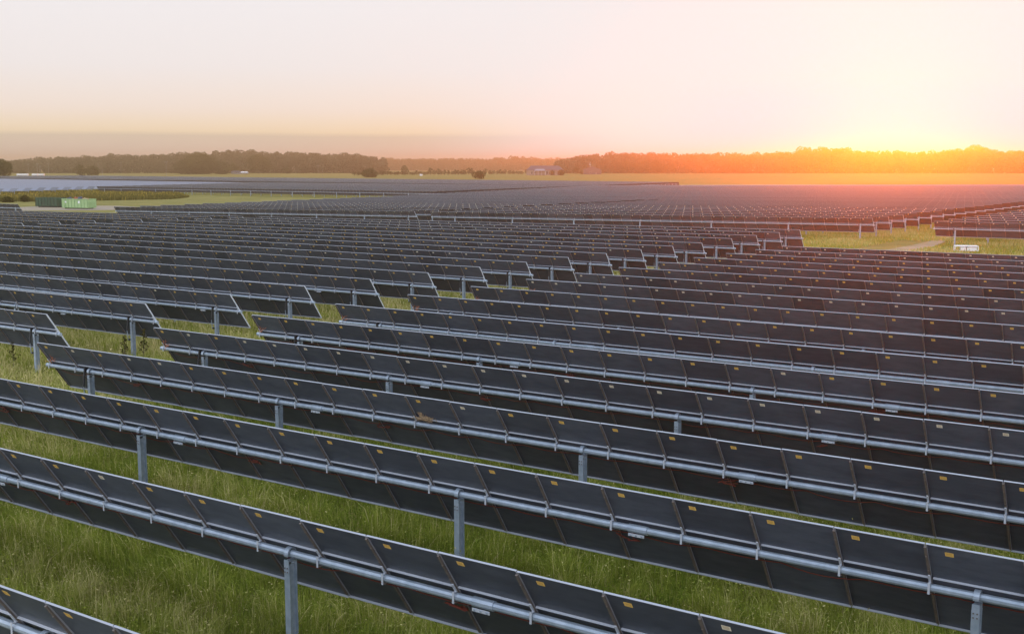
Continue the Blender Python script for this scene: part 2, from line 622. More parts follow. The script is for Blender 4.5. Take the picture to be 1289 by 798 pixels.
def row_frame(s0, n, d):
    """origin on the ground below the row's left end, slope following the ground"""
    L = n * MOD_W
    xa, ya = sd_xy(s0, d); xb, yb = sd_xy(s0 + L, d)
    za, zb = float(ground_z(xa, ya)), float(ground_z(xb, yb))
    return (xa, ya, za), (0, -math.atan2(zb - za, L), -TH)


def tracker(d, s0, n, label, group, detail, pale, posts, cable=False, seed=0, wisps=False):
    loc, rot = row_frame(s0, n, d)
    root = tag(empty('solar_panel_row', loc, rot), label, 'solar panels', group)
    r = random.Random(seed)
    L = n * MOD_W
    link('torque_tube', tube_mesh(L, 0), root, (0, 0, TUBE_H))
    dt = r.uniform(-.012, .012)
    for i in range(n):
        key = 'label_pale' if pale(i, r) else 'label_yellow'
        me = PM_BARE if detail == 2 else PM[key]
        p = link('solar_panel', me, root, ((i + .5) * MOD_W, 0, TUBE_H), (dt + r.uniform(-.008, .008), 0, r.uniform(-.0015, .0015)))
        if detail == 2:
            link('label_sticker', LM[key], p, (r.uniform(-.012, .012), 0, 0))
        link('bracket', BRK, root if detail == 0 else p, (-MOD_W / 2, 0, 0))
    link('end_rail', END_RAIL, root, (L, 0, TUBE_H), (dt, 0, 0))
    link('end_bracket', BRK, root, (L, 0, TUBE_H))
    for k, x in enumerate(posts):
        if 0 < x < L:
            po = link('post', POST, root, (x, 0, TUBE_H))
            if detail:
                link('bearing', BEAR, po)
            if k in (0, len(posts) - 1) and detail:
                link('damper', DAMP, root, (x, 0, TUBE_H))
    if detail == 2:
        for k in range(12):
            x = (8.55 + 8.82 * k) * MOD_W
            if x < L - .5:
                link('coupler', COUP, root, (x, 0, TUBE_H))
    if wisps:
        b = MB()
        for q in range(9):
            p = Vector((r.uniform(0, .25), -.05, .12 + r.uniform(-.05, .1)))
            e = p + Vector((r.uniform(-.12, .28), r.uniform(-.08, 0), r.uniform(-.08, .22)))
            mid = p.lerp(e, .5) + Vector((0, -.03, r.uniform(-.06, .03)))
            b.path([tuple(p), tuple(mid), tuple(e)], .006, 4, M['copper'])
        b.build('loose_lead', root, (0, 0, TUBE_H))
    if cable:
        link('cable', cable_mesh(L, seed), root, (0, 0, TUBE_H))
    return root


def right_s(d, margin, pxr=1289):
    ss = np.linspace(-160, 30, 4000)
    X, Y = sd_xy(ss, d)
    ok = Y > .5
    u = np.where(ok, project(X, np.maximum(Y, .5), TUBE_H)[0], 9e9)
    return float(ss[np.argmax(u >= pxr)]) + margin


R0, RK, L0, LK = -29.463, 0.2305, -34.85, 0.2337
pale_rows = {9: 1, 10: 1, 15: 1, 16: 1, 4: .85, 3: .25, 5: .06, 1: .08, 2: .06}
for k in range(0, 17):
    d = D0 + PITCH_ROW * (k - 1)
    s0 = R0 + RK * (k - 3)
    n = int((right_s(d, 6.0) - s0) / MOD_W) + 1
    fr = pale_rows.get(k, 0)
    posts = [x * MOD_W for x in [1.5] + [7.5 + 7 * j for j in range(14)]]
    if k == 0:
        lab = 'dark solar panel row nearest the camera, cut off by the bottom left corner'
    else:
        lab = '%s long dark solar panel row above the bottom left corner row, right of the aisle' % ORD[k]
    tracker(d, s0, n, lab, 'solar panel rows right of the grass aisle', 2 if k <= 10 else 1,
            (lambda i, r, fr=fr: r.random() < fr), posts, cable=(k <= 5), seed=100 + k, wisps=3 <= k <= 9)

GAP_L, GAP_R = -97.0, -95.4
k = 0
for j in range(17):
    if j < 13:
        d = D0 + PITCH_ROW * (4 + j - 1); s1 = L0 + LK * j
    else:
        d = 75.97 + 4.59 * (j - 13); s1 = -32.3
    ss = np.linspace(-220, 0, 4401)
    X, Y = sd_xy(ss, d)
    u = project(X, np.maximum(Y, 1), TUBE_H + ground_z(X, Y))[0]
    sl = float(ss[np.argmax((u > 0) & (Y > 1))]) - 6.0
    n = int((s1 - max(sl, GAP_R)) / MOD_W) + 1
    n = min(n, 50)
    L = n * MOD_W
    posts = sorted(L - x * MOD_W for x in [1.05] + [7.1 + 7 * q for q in range(14)])
    fr = 1.0 if j >= 14 else (.15 if j % 3 == 2 else .03)
    lab = '%s dark solar panel row from the front in the block left of the grass aisle' % ORD[j + 1]
    tracker(d, s1 - L, n, lab, 'solar panel rows left of the grass aisle', 2 if j <= 6 else 1,
            (lambda i, r, fr=fr: r.random() < fr), posts, seed=200 + j)
    if sl < GAP_L - 3:
        n2 = int((GAP_L - sl) / MOD_W) + 1
        L2 = n2 * MOD_W
        posts = [x * MOD_W for x in [1.5] + [7.5 + 7 * q for q in range(14)]]
        lab = 'outer dark solar panel row behind a one-panel gap, %s such row from the front' % ORD[j - 8]
        tracker(d, GAP_L - L2, n2, lab, 'outer solar panel rows beyond the gap', 1, (lambda i, r: r.random() < .1), posts, seed=300 + j)


# distant rows: one mesh each, too small to show their parts
_bank = {}


def bank_mesh(n, tilt, mode):
    key = (n, round(tilt, 3), mode)
    if key in _bank:
        return _bank[key]
    b = MB()
    L = n * MOD_W
    h = TUBE_H
    v0 = len(b.v)
    w = MOD_W / 2 - .012
    for i in range(n):
        x = (i + .5) * MOD_W
        lit = mode == 'lit'
        fm = M['stow'] if lit and i < n - 3 else (M['back'] if lit else M['front'])  # end panels get a dark face, without the painted sky reflection
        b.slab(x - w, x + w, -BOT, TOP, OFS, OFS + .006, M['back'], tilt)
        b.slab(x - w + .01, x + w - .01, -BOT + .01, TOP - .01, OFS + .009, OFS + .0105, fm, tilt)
        b.slab(x - w - .011, x - w + .011, -BOT + .02, TOP - .02, OFS - .040, OFS - .001, M['rail'], tilt)
        if mode == 'near':
            b.slab(x - .39, x - .265, TOP - .19, TOP - .10, OFS - .004, OFS - .001, M['label_pale'] if (i * 7) % 5 else M['label_yellow'], tilt)
            b.box(x - MOD_W / 2 - .018, x - MOD_W / 2 + .018, -.095, -.085, -.1, .19, M['bracket'])
    b.slab(0, L, TOP + .001, TOP + .014, OFS - .024, OFS + .010, M['frame'], tilt)
    b.slab(0, L, -BOT - .014, -BOT - .001, OFS - .024, OFS + .010, M['rail'] if mode == 'lit' else M['frame'], tilt)
    b.tube((-.16, 0, 0), (L + .16, 0, 0), .076, .076, 8, M['steel'])
    for q in range(60):
        x = L - (1.05 + 7 * q) * MOD_W
        if x > .5:
            b.box(x - .06, x + .06, -.075, .075, -h - .2, -.07, M['steel'])
            b.box(x - .05, x + .05, -.12, .12, -.18, .11, M['steel'])
    b.v = [(x, y, z + h) for x, y, z in b.v]
    me = b.mesh('solar_panel_row')
    _bank[key] = me
    return me


def far_row(d, s0, n, label, group, tilt=TILT, mode='far', jit=0.0):
    loc, rot = row_frame(s0, n, d)
    o = link('solar_panel_row', bank_mesh(n, tilt, mode), None, loc, rot)
    return tag(o, label, 'solar panels', group)


# middle block, beyond the wide lane: two trackers to a row in front, one long run behind
P2 = 5.014
row_i = 0
for k in range(0, 62):
    d = 114.6 + P2 * k
    s1 = -33.87 + .13 * k
    sl = -153.5 - .13 * (d - 115)
    if d > 190:
        sl -= .12 * (d - 190)
    # stop at the edge of the golden field
    ss = np.linspace(sl, s1, 500)
    X, Y = sd_xy(ss, d)
    u, v, _ = project(X, Y, TUBE_H + .75 + ground_z(X, Y))
    good = (v > 233.0 + np.clip((900 - u) / 100, -1, 2) * .3)
    if not good.any():
        break
    a = float(ss[np.argmax(good)])
    sl = max(sl, a)
    # nothing needed far outside the frame
    over = u > 1420
    if over.any():
        s1 = min(s1, float(ss[np.argmax(over)]))
    if s1 - sl < 8:
        continue
    m = 'near' if k < 8 else 'far'
    gap = -91.5
    if k < 14 and sl < gap - 10 and s1 > gap + 10:
        segs = [(gap + .8, s1, 'front edge'), (sl, gap - .8, 'weedy clearing')]
    else:
        segs = [(sl, s1, '')]
    for a, b_, side in segs:
        n = int((b_ - a) / MOD_W)
        if k < 3 and side:
            where = 'ending at the dirt track lane' if side == 'front edge' else 'ending beside the weedy clearing'
            lab = '%s dark solar panel row behind the wide grassy lane, %s' % (ORD[k + 1], where)
            posts = sorted(n * MOD_W - x * MOD_W for x in [1.05] + [7.1 + 7 * q for q in range(14)])
            tracker(d, b_ - n * MOD_W, n, lab, 'solar panel rows beyond the wide lane', 1, (lambda i, r: r.random() < .9), posts, seed=400 + k)
        else:
            far_row(d, b_ - n * MOD_W, n, 'one of the thin dark panel rows receding behind the wide grassy lane',
                    'distant solar panel rows of the middle block', mode=m)
for k in range(0, 36):
    d = 111.5 + P2 * k
    s0 = -27.2 + .13 * k
    s1 = min(right_s(d, 0, 1400), 30)
    n = int((s1 - s0) / MOD_W)
    if n < 4:
        break
    if k == 0:
        lab = 'front solar panel row of the block beyond the dirt track, above the white frame'
        posts = [x * MOD_W for x in [1.5] + [8.5 + 7 * q for q in range(14)]]
        tracker(d, s0, n, lab, 'solar panel rows beyond the dirt track', 1, (lambda i, r: True), posts, seed=500)
    else:
        far_row(d, s0, n, 'one of the thin solar panel rows behind the front row beyond the dirt track', 'distant solar panel rows beyond the dirt track', mode='near' if k < 8 else 'far')

# far left block: rows facing the sun, and a stowed section with its sky reflection put into pale glass
def w_end(d):
    return -320.5 - .34 * (d - 199)
for k in range(24):
    d = 200 + 6.1 * k
    s1 = w_end(d)
    ss = np.linspace(s1 - 260, s1, 600)
    X, Y = sd_xy(ss, d)
    u = project(X, np.maximum(Y, 5), 1)[0]
    sl = float(ss[np.argmax(u > -70)])
    n = int((s1 - sl) / MOD_W)
    if n < 3:
        continue
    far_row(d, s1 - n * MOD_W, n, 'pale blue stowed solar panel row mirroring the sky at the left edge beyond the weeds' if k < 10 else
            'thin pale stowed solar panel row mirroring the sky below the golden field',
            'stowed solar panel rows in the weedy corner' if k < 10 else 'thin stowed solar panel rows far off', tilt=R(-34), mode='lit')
for k in range(0, 44):
    d = 240 + 4.9 * k
    s1 = -186 - .15 * (d - 240)
    sl = w_end(d) + 4 if d < 344 else -640
    ss = np.linspace(sl, s1, 900)
    X, Y = sd_xy(ss, d)
    u = project(X, np.maximum(Y, 5), 1)[0]
    sl = float(ss[np.argmax(u > -70)])
    n = int((s1 - sl) / MOD_W)
    if k == 0:
        lab = 'front solar panel row on tall posts beyond the green clearing, left of centre'
    else:
        lab = 'one of the thin dark solar panel rows behind the post-mounted row beyond the green clearing'
    far_row(d, s1 - n * MOD_W, n, lab, 'distant solar panel rows of the far left block', mode='near' if k < 2 else 'far')
xw, yw, zw = at(14, 263.2)
far_row(115.3, -180.0 - 9 * MOD_W, 9, 'short solar panel row ending beside the gravel pad at the left edge', 'solar panel rows by the gravel pad', mode='near')

# ------------------------------------------------------------------ vegetation
def leaf_mat(name, c0, c1, c2=None, trans=0.35):
    """leaf colour varies from clump to clump with an attribute, and a little by noise"""
    m = bpy.data.materials.new(name)
    m.use_nodes = True
    nt = m.node_tree; nd, lk = nt.nodes, nt.links
    out = nd['Material Output']
    nd.remove(nd['Principled BSDF'])
    at_ = nd.new('ShaderNodeAttribute'); at_.attribute_name = 'tone'
    rp = nd.new('ShaderNodeValToRGB')
    rp.color_ramp.elements[0].color = (*c0, 1)
    rp.color_ramp.elements[1].color = (*(c2 or c1), 1)
    if c2:
        e = rp.color_ramp.elements.new(.55); e.color = (*c1, 1)
    lk.new(at_.outputs['Fac'], rp.inputs[0])
    di = nd.new('ShaderNodeBsdfDiffuse'); tr = nd.new('ShaderNodeBsdfTranslucent')
    mx = nd.new('ShaderNodeMixShader'); mx.inputs[0].default_value = trans
    lk.new(rp.outputs[0], di.inputs[0]); lk.new(rp.outputs[0], tr.inputs[0])
    lk.new(di.outputs[0], mx.inputs[1]); lk.new(tr.outputs[0], mx.inputs[2])
    lk.new(mx.outputs[0], out.inputs['Surface'])
    return m


M['grass'] = leaf_mat('grass_blades', (0.095, 0.145, 0.018), (0.27, 0.295, 0.044), (0.58, 0.49, 0.22), .38)
M['weed'] = leaf_mat('tall_weeds', (0.085, 0.085, 0.022), (0.20, 0.165, 0.045), (0.46, 0.33, 0.06), .3)
M['leaf'] = leaf_mat('wood_leaves', (0.040, 0.045, 0.016), (0.075, 0.075, 0.026), (0.13, 0.09, 0.035), .25)
M['leaf_bright'] = leaf_mat('bush_leaves', (0.034, 0.040, 0.011), (0.075, 0.072, 0.020), (0.19, 0.13, 0.035), .3)
M['leaf_wood'] = leaf_mat('far_wood_leaves', (0.060, 0.058, 0.032), (0.105, 0.092, 0.052), (0.16, 0.115, 0.06), .25)


def vnoise(x, y, seed):
    """smooth value noise on numpy arrays"""
    xi, yi = np.floor(x).astype(np.int64), np.floor(y).astype(np.int64)
    fx, fy = x - xi, y - yi
    fx, fy = fx * fx * (3 - 2 * fx), fy * fy * (3 - 2 * fy)
    def h(a, b):
        n = (a * 374761393 + b * 668265263 + seed * 974634541) & 0xffffffff
        n = ((n ^ (n >> 13)) * 1274126177) & 0xffffffff
        return ((n ^ (n >> 16)) & 0xffff) / 65535.0
    return (h(xi, yi) * (1 - fx) + h(xi + 1, yi) * fx) * (1 - fy) + (h(xi, yi + 1) * (1 - fx) + h(xi + 1, yi + 1) * fx) * fy


def with_tone(me, tone):
    a = me.attributes.new('tone', 'FLOAT', 'POINT')
    a.data.foreach_set('value', np.clip(tone, 0, 1).astype(np.float32))
    return me


def blades(name, x, y, hgt, wid, tone, m, lean=.45):
    """one bent five-point blade at every root"""
    n = len(x)
    z = ground_z(x, y) - .02
    a = rng.uniform(0, 2 * np.pi, n)
    la = 2 * np.pi * vnoise(x * .8, y * .8, 77) * 1.6 + rng.normal(0, 1.0, n)
    ln = np.abs(rng.normal(0, lean, n)) * hgt
    dx, dy = np.cos(a) * wid * .5, np.sin(a) * wid * .5
    lx, ly = np.cos(la) * ln, np.sin(la) * ln
    v = np.empty((n, 5, 3), np.float32)
    v[:, 0] = np.stack([x - dx, y - dy, z], -1)
    v[:, 1] = np.stack([x + dx, y + dy, z], -1)
    v[:, 2] = np.stack([x + dx * .8 + lx * .35, y + dy * .8 + ly * .35, z + hgt * .6], -1)
    v[:, 3] = np.stack([x - dx * .8 + lx * .35, y - dy * .8 + ly * .35, z + hgt * .6], -1)
    v[:, 4] = np.stack([x + lx, y + ly, z + hgt * (1 - .25 * np.minimum(1, ln / hgt))], -1)
    base = np.arange(n)[:, None] * 5
    loops = np.concatenate([base + np.array([[0, 1, 2, 3]]), base + np.array([[3, 2, 4]])], 1)
    me = bpy.data.meshes.new(name)
    me.vertices.add(n * 5); me.vertices.foreach_set('co', v.ravel())
    me.loops.add(n * 7); me.loops.foreach_set('vertex_index', loops.astype(np.int32).ravel())
    me.polygons.add(n * 2)
    st = (np.arange(n)[:, None] * 7 + np.array([[0, 4]])).astype(np.int32)
    me.polygons.foreach_set('loop_start', st.ravel())
    me.polygons.foreach_set('loop_total', np.tile(np.array([4, 3], np.int32), n))
    me.update(calc_edges=True)
    me.materials.append(m)
    with_tone(me, np.repeat(tone, 5))
    return link(name, me)


def build_grass():
    # roots between the near rows, thinning out with distance
    N = 900000
    yy = 11.0 * np.exp(rng.uniform(0, 1, N) * math.log(95 / 11.0))
    half = (644.5 / F_PX) * yy * 1.10 + 2
    xx = rng.uniform(-1, 1, N) * half
    keep = (xx * CT - yy * ST) < 12
    # the block beyond the first rows hides its ground: keep the visible aisle and the first lanes
    s, d = xx * CT - yy * ST, xx * ST + yy * CT
    keep &= (d < 34) | ((s > -42 - .1 * d) & (s < -24)) | (rng.random(N) < .25)
    xx, yy, s, d = xx[keep], yy[keep], s[keep], d[keep]
    n = len(xx)
    big = vnoise(s * .22 + 40, d * .45 + 9, 3) * .6 + vnoise(s * .9, d * .9, 4) * .4
    sm = vnoise(xx * 2.6, yy * 2.6, 5)
    straw = vnoise(s * .35 + 7, d * .8, 6)
    hgt = .16 + .30 * big + .16 * sm
    # trodden, shorter grass under the modules
    lane = np.abs(((d - D0) / PITCH_ROW + .5) % 1 - .5)
    hgt *= .75 + .5 * np.minimum(1, lane * 3)
    tuft = vnoise(xx * 5.5, yy * 5.5, 12)
    hgt *= rng.uniform(.45, 1.2, n) * (.42 + 1.0 * tuft)
    clump = vnoise(xx * 1.3, yy * 1.3, 21)
    hgt *= .7 + .6 * clump
    dry = np.clip((straw - .35) * 1.2, 0, 1) * .45 + np.clip(-(s + 26) / 10, 0, 1) * .34
    tone = .07 + .42 * sm * (1 - .3 * big) + .30 * (tuft - .4) + .16 * (clump - .4) + dry * rng.uniform(.2, 1.5, n) + rng.normal(0, .13, n)
    seed_head = rng.random(n) < .10
    hgt = np.where(seed_head, hgt * 1.35, hgt)
    tone = np.where(seed_head, tone + .38, tone)
    wid = np.maximum(.007, yy * .00048) * rng.uniform(.7, 1.4, n)
    g = blades('grass', xx, yy, hgt * .88, wid, tone, M['grass'], .6)
    tag(g, None, None, None, 'stuff')
    # broad leaves, clover and seed heads through the sward
    q = rng.random(n) < np.where(yy < 40, .34, .12)
    x, y, h, t = xx[q], yy[q], hgt[q], tone[q]
    m_ = len(x)
    x = x + rng.normal(0, .05, m_); y = y + rng.normal(0, .05, m_)
    z = ground_z(x, y) + h * rng.uniform(.25, 1.02, m_)
    v = rng.normal(size=(m_, 3)); v[:, 2] = np.abs(v[:, 2]) + .4
    v /= np.linalg.norm(v, axis=1)[:, None]
    t1 = np.cross(v, rng.normal(size=(m_, 3))); t1 /= np.linalg.norm(t1, axis=1)[:, None]
    t2 = np.cross(v, t1)
    sz = (np.maximum(.020, y * .0009) * rng.uniform(.5, 1.5, m_))[:, None]
    p = np.stack([x, y, z], -1)
    co = np.stack([p - t1 * sz, p - t2 * sz * .45, p + t1 * sz, p + t2 * sz * .45], 1).reshape(-1, 3)
    me = np_mesh('grass_leaves', co, np.arange(m_ * 4).reshape(-1, 4), M['grass'])
    with_tone(me, np.repeat(t + rng.normal(.06, .16, m_), 4))
    tag(link('grass_leaves', me), None, None, None, 'stuff')
    # lanes further out: golden flare glow put into a strawier tone
    N = 90000
    s = rng.uniform(-60, -14, N); d = rng.uniform(66, 150, N)
    x, y = sd_xy(s, d)
    u = project(x, y, 0)[0]
    k = (u > 820) & (u < 1360)
    x, y, s, d = x[k], y[k], s[k], d[k]
    track = (s > -31.5) & (s < -26.5) & (d > 92) & (d < 116)
    x, y = x[~track], y[~track]
    n = len(x)
    t = vnoise(x * .3, y * .3, 8)
    g2 = blades('grass', x, y, (.15 + .3 * t) * rng.uniform(.6, 1.2, n), np.full(n, .06) * rng.uniform(.6, 1.3, n),
                .48 + .4 * t + rng.normal(0, .1, n), M['grass'])
    tag(g2, None, None, None, 'stuff')


build_grass()


def weed_plant(x, y, h, label, seed):
    """upright dark weed with side shoots standing in the aisle grass"""
    r = random.Random(seed)
    root = tag(empty('weed', (x, y, float(ground_z(x, y)))), label, 'weed', 'tall weeds in the grass aisle')
    b = MB()
    b.tube((0, 0, -.05), (.03, .02, h), .012, .005, 5, M['bark'])
    shoots = []
    for k in range(16):
        z = h * (.25 + .7 * k / 16)
        a = r.uniform(0, 6.28); l = h * r.uniform(.12, .30) * (1.15 - z / h)
        p = (math.cos(a) * l, math.sin(a) * l, z + l * .8)
        b.tube((.02 * z / h, 0, z), p, .006, .003, 4, M['bark'])
        shoots.append(((.02, 0, z), p))
    b.build('stem', root)
    co, fc, tn = [], [], []
    for a, p in shoots:
        for q in range(11):
            t = r.uniform(.2, 1.05)
            c = Vector(a).lerp(Vector(p), t)
            l = r.uniform(.035, .08) * h
            d1 = Vector((r.gauss(0, 1), r.gauss(0, 1), r.gauss(.4, 1))).normalized() * l
            d2 = d1.cross(Vector((r.gauss(0, 1), r.gauss(0, 1), r.gauss(0, 1)))).normalized() * l * .35
            i = len(co)
            co += [c - d2, c + d1 * .5 - d2 * .9, c + d1, c + d1 * .5 + d2 * .9]
            fc.append((i, i + 1, i + 2, i + 3)); tn += [r.random() * .8] * 4
    me = np_mesh('leaves', np.array([tuple(c) for c in co]), np.array(fc), M['leaf_bright'])
    with_tone(me, np.array(tn))
    link('leaves', me, root)


for i, (px, py, h, lab) in enumerate([
        (157, 462, 1.15, 'dark upright weed in the aisle beside the second free-standing tracker post'),
        (181, 455, 1.25, 'tallest thin weed in the aisle between two dark panel row ends'),
        (17, 463, .95, 'bushy dark weed in the grass by the left edge, beside a post'),
        (95, 424, .8, 'small weed standing in the yellowish aisle grass between panel row ends')]):
    x, y, _ = at(px, py)
    weed_plant(x, y, h, lab, 20 + i)


def leaf_cloud(centres, radii, per, size, seed, flat=.8, tone_amp=.5, core=True, zmin=None):
    """leaf clumps in a shell round each lobe: returns coords, quads, tones"""
    r = np.random.default_rng(seed)
    co, tn = [], []
    for (cx, cy, cz), rad in zip(centres, radii):
        n = max(12, int(per * rad * rad))
        v = r.normal(size=(n, 3)); v /= np.linalg.norm(v, axis=1)[:, None]
        rr = rad * (.62 + .42 * r.random(n) ** .6)
        p = np.stack([cx + v[:, 0] * rr, cy + v[:, 1] * rr, cz + v[:, 2] * rr * flat], -1)
        if zmin is not None:
            p[:, 2] = np.maximum(p[:, 2], zmin + r.uniform(0, size, n))
        nrm = v + r.normal(scale=.55, size=(n, 3)); nrm /= np.linalg.norm(nrm, axis=1)[:, None]
        t1 = np.cross(nrm, r.normal(size=(n, 3))); t1 /= np.linalg.norm(t1, axis=1)[:, None]
        t2 = np.cross(nrm, t1)
        sz = (size * r.uniform(.5, 1.25, n))[:, None]
        q = np.stack([p - t1 * sz, p - t2 * sz * .7, p + t1 * sz, p + t2 * sz * .7], 1)
        co.append(q.reshape(-1, 3))
        base = r.uniform(.1, .1 + tone_amp)
        tn.append(np.repeat(base + r.normal(0, .13, n), 4))
    co = np.concatenate(co); tn = np.concatenate(tn)
    return co, np.arange(len(co)).reshape(-1, 4), tn


def crown_lobes(h, w, r, trunk=.25, n=9):
    cs, rs = [], []
    for k in range(n):
        t = (k + .5) / n
        z = h * (trunk + (1 - trunk) * (.12 + .76 * t))
        prof = math.sin(math.pi * (.18 + .74 * t)) ** .8
        rad = w * .5 * r.uniform(.42, .62) * (.6 + .4 * prof)
        off = max(0, w * .5 * prof - rad * .75)
        a = k * 2.4 + r.uniform(-.5, .5)
        cs.append((math.cos(a) * off, math.sin(a) * off, z)); rs.append(rad)
    return cs, rs


def tree(name, x, y, h, w, label, cat, group=None, seed=0, m='leaf', trunk=.22, leaf=None, n=9, per=None):
    r = random.Random(seed)
    z = float(ground_z(x, y))
    root = tag(empty(name, (x, y, z)), label, cat, group)
    leaf = leaf or max(.28, y * .00052)
    cs, rs = crown_lobes(h, w, r, trunk, n)
    per = per or 9.0 / (leaf * leaf) * .55
    co, fc, tn = leaf_cloud(cs, rs, per, leaf, seed, zmin=.05 if trunk < .1 else None)
    me = np_mesh('crown', co, fc, M[m]); with_tone(me, tn)
    link('crown', me, root)
    b = MB()
    th = h * .62
    b.tube((0, 0, -.3), (0, 0, th), h * .028 + .04, h * .012 + .02, 7, M['bark'])
    for k in range(5):
        c = cs[(k * 2 + 1) % len(cs)]
        b.tube((0, 0, h * (.2 + .09 * k)), c, h * .012 + .01, h * .004 + .01, 5, M['bark'])
    b.build('trunk', root)
    return root


def px_tree(px, base, top, wpx, *a, **k):
    x, y, z = at(px, base)
    h = height_for(top, y) - z
    return tree(a[0], x, y, h, wpx * y / F_PX, *a[1:], **k)


# trees that stand alone before the woods
px_tree(4, 226.0, 200.5, 26, 'broadleaf_tree', 'dark broadleaf tree cut by the left edge of the photo, behind the stowed panels', 'tree', seed=1, m='leaf_bright', trunk=.15, n=11)
px_tree(101, 221.5, 208.5, 17, 'round_bush', 'rounded dark bush in the dry field, taller one of a touching pair', 'bush', seed=2, m='leaf_bright', trunk=.05)
px_tree(117, 221.0, 210.5, 19, 'round_bush', 'wide low bush in the dry field, lower one of a touching pair', 'bush', seed=3, m='leaf_bright', trunk=.05)
px_tree(251, 219.5, 197.0, 46, 'broadleaf_tree', 'broad spreading tree with a yellowish top before the left wood', 'tree', seed=4, m='leaf_bright', trunk=.12, n=13)
px_tree(236, 219.5, 202.0, 30, 'broadleaf_tree', 'low dark tree leaning out of the broad spreading tree, on its left', 'tree', seed=5, trunk=.10)
px_tree(277, 219.5, 204.5, 26, 'broadleaf_tree', 'dark low tree between the broad spreading tree and a white house', 'tree', seed=6, trunk=.08)
px_tree(294, 219.0, 206.0, 16, 'broadleaf_tree', 'small orange-brown tree behind the little white house', 'tree', seed=7, m='leaf_bright', trunk=.1)
px_tree(326, 218.8, 195.5, 31, 'broadleaf_tree', 'round crowned tree standing alone with a clear trunk in the dry field', 'tree', seed=8, m='leaf_bright', trunk=.16, n=12)
px_tree(360, 218.8, 211.0, 12, 'round_bush', 'small dark bush right of the lone round crowned tree', 'bush', seed=9, trunk=.05)
px_tree(29, 219.8, 215.0, 8, 'round_bush', 'tiny brown bush peeping out behind the first white trailer', 'bush', seed=10, trunk=.05)
px_tree(466, 223.6, 214.0, 21, 'round_bush', 'yellow-green bush, largest at the start of the young tree line', 'bush', seed=11, m='leaf_bright', trunk=.05)
px_tree(603, 225.5, 215.5, 17, 'round_bush', 'golden leafy bush at the far edge of the panels', 'bush', seed=12, m='leaf_bright', trunk=.05)
px_tree(509, 219.0, 208.5, 9, 'broadleaf_tree', 'slender pale tree rising over the young tree line', 'tree', seed=13, m='leaf_bright', trunk=.3)
px_tree(725, 219.8, 210.8, 9, 'broadleaf_tree', 'small round tree between the long house and the gabled house', 'tree', seed=14, m='leaf_bright', trunk=.3)
px_tree(733, 219.5, 214.5, 8, 'round_bush', 'little bush touching the gabled house', 'bush', seed=15, m='leaf_bright', trunk=.05)
px_tree(695, 221.2, 214.5, 8, 'round_bush', 'brown bush before the middle of the long house', 'bush', seed=16, m='leaf_bright', trunk=.05)
px_tree(706, 221.2, 214.0, 10, 'round_bush', 'brown bush before the end of the long house', 'bush', seed=17, m='leaf_bright', trunk=.05)
px_tree(672, 220.8, 211.3, 6, 'broadleaf_tree', 'thin brown tree before the porch of the long house', 'tree', seed=18, m='leaf_bright', trunk=.2)
for i, (px, tp, w, lab) in enumerate([(788, 201, 15, 'tallest tree of the dark group right of the gabled house, on its left end'),
                                      (798, 203.5, 11, 'narrow tree, second in the dark group right of the gabled house'),
                                      (811, 200.5, 16, 'full tree in the middle of the dark group right of the gabled house'),
                                      (825, 201.5, 17, 'broad tree, fourth in the dark group right of the gabled house'),
                                      (838, 206.5, 10, 'low tree next to last in the dark group right of the gabled house'),
                                      (847, 205.5, 9, 'small tree at the right end of the dark group')]):
    px_tree(px, 218.6, tp, w, 'broadleaf_tree', lab, 'tree', 'tree group right of the houses', seed=30 + i, trunk=.08)
px_tree(885, 217.6, 208.5, 30, 'round_bush', 'low dark bushes in front of the orange wood, left of the white roof', 'bush', seed=40, trunk=.03)
px_tree(1197, 217.8, 205.5, 26, 'round_bush', 'dark bush left of the farm roofs in the orange glow', 'bush', seed=41, trunk=.03)
px_tree(1228, 216.5, 186.0, 44, 'broadleaf_tree', 'big rounded tree rising behind the farm roofs in the orange glow', 'tree', seed=42, trunk=.08, n=15)
px_tree(1275, 217.2, 192.0, 42, 'broadleaf_tree', 'big dark tree at the right edge before the glowing wood', 'tree', seed=43, trunk=.08, n=15)

# the line of young trees: built once in three sizes, then copied
protos = []
for i in range(3):
    protos.append(tree('young_tree', 0, 760.0, [3.6, 4.6, 6.2][i], [4.2, 4.6, 4.8][i], '', 'tree', seed=60 + i, m='leaf_bright', trunk=.08, n=6))
def copy_tree(root, loc, sc):
    c = root.copy(); COL.objects.link(c); c.location = loc; c.scale = sc
    for ch in root.children:
        k = ch.copy(); COL.objects.link(k); k.parent = c
    return c
rr = random.Random(5)
first = [True] * 3
px = 446.0
while px < 692:
    i = rr.choice([0, 0, 1, 1, 2]) if px > 480 else 0
    base = 221.3 - 2.0 * (px - 446) / 246 + rr.uniform(-.3, .3)
    loc = at(px, base)
    sc = rr.uniform(.8, 1.2)
    if 575 < px < 590 and i == 0:
        i = 2
    if first[i]:
        o = protos[i]; o.location = loc; first[i] = False
    else:
        o = copy_tree(protos[i], loc, (sc, sc, sc * rr.uniform(.85, 1.15)))
    o.rotation_euler = (0, 0, rr.uniform(0, 6.28))
    tag(o, 'one of the young dark green trees in the low line along the far field', 'tree', 'young trees in a line along the far field')
    px += rr.uniform(2.6, 5.6)


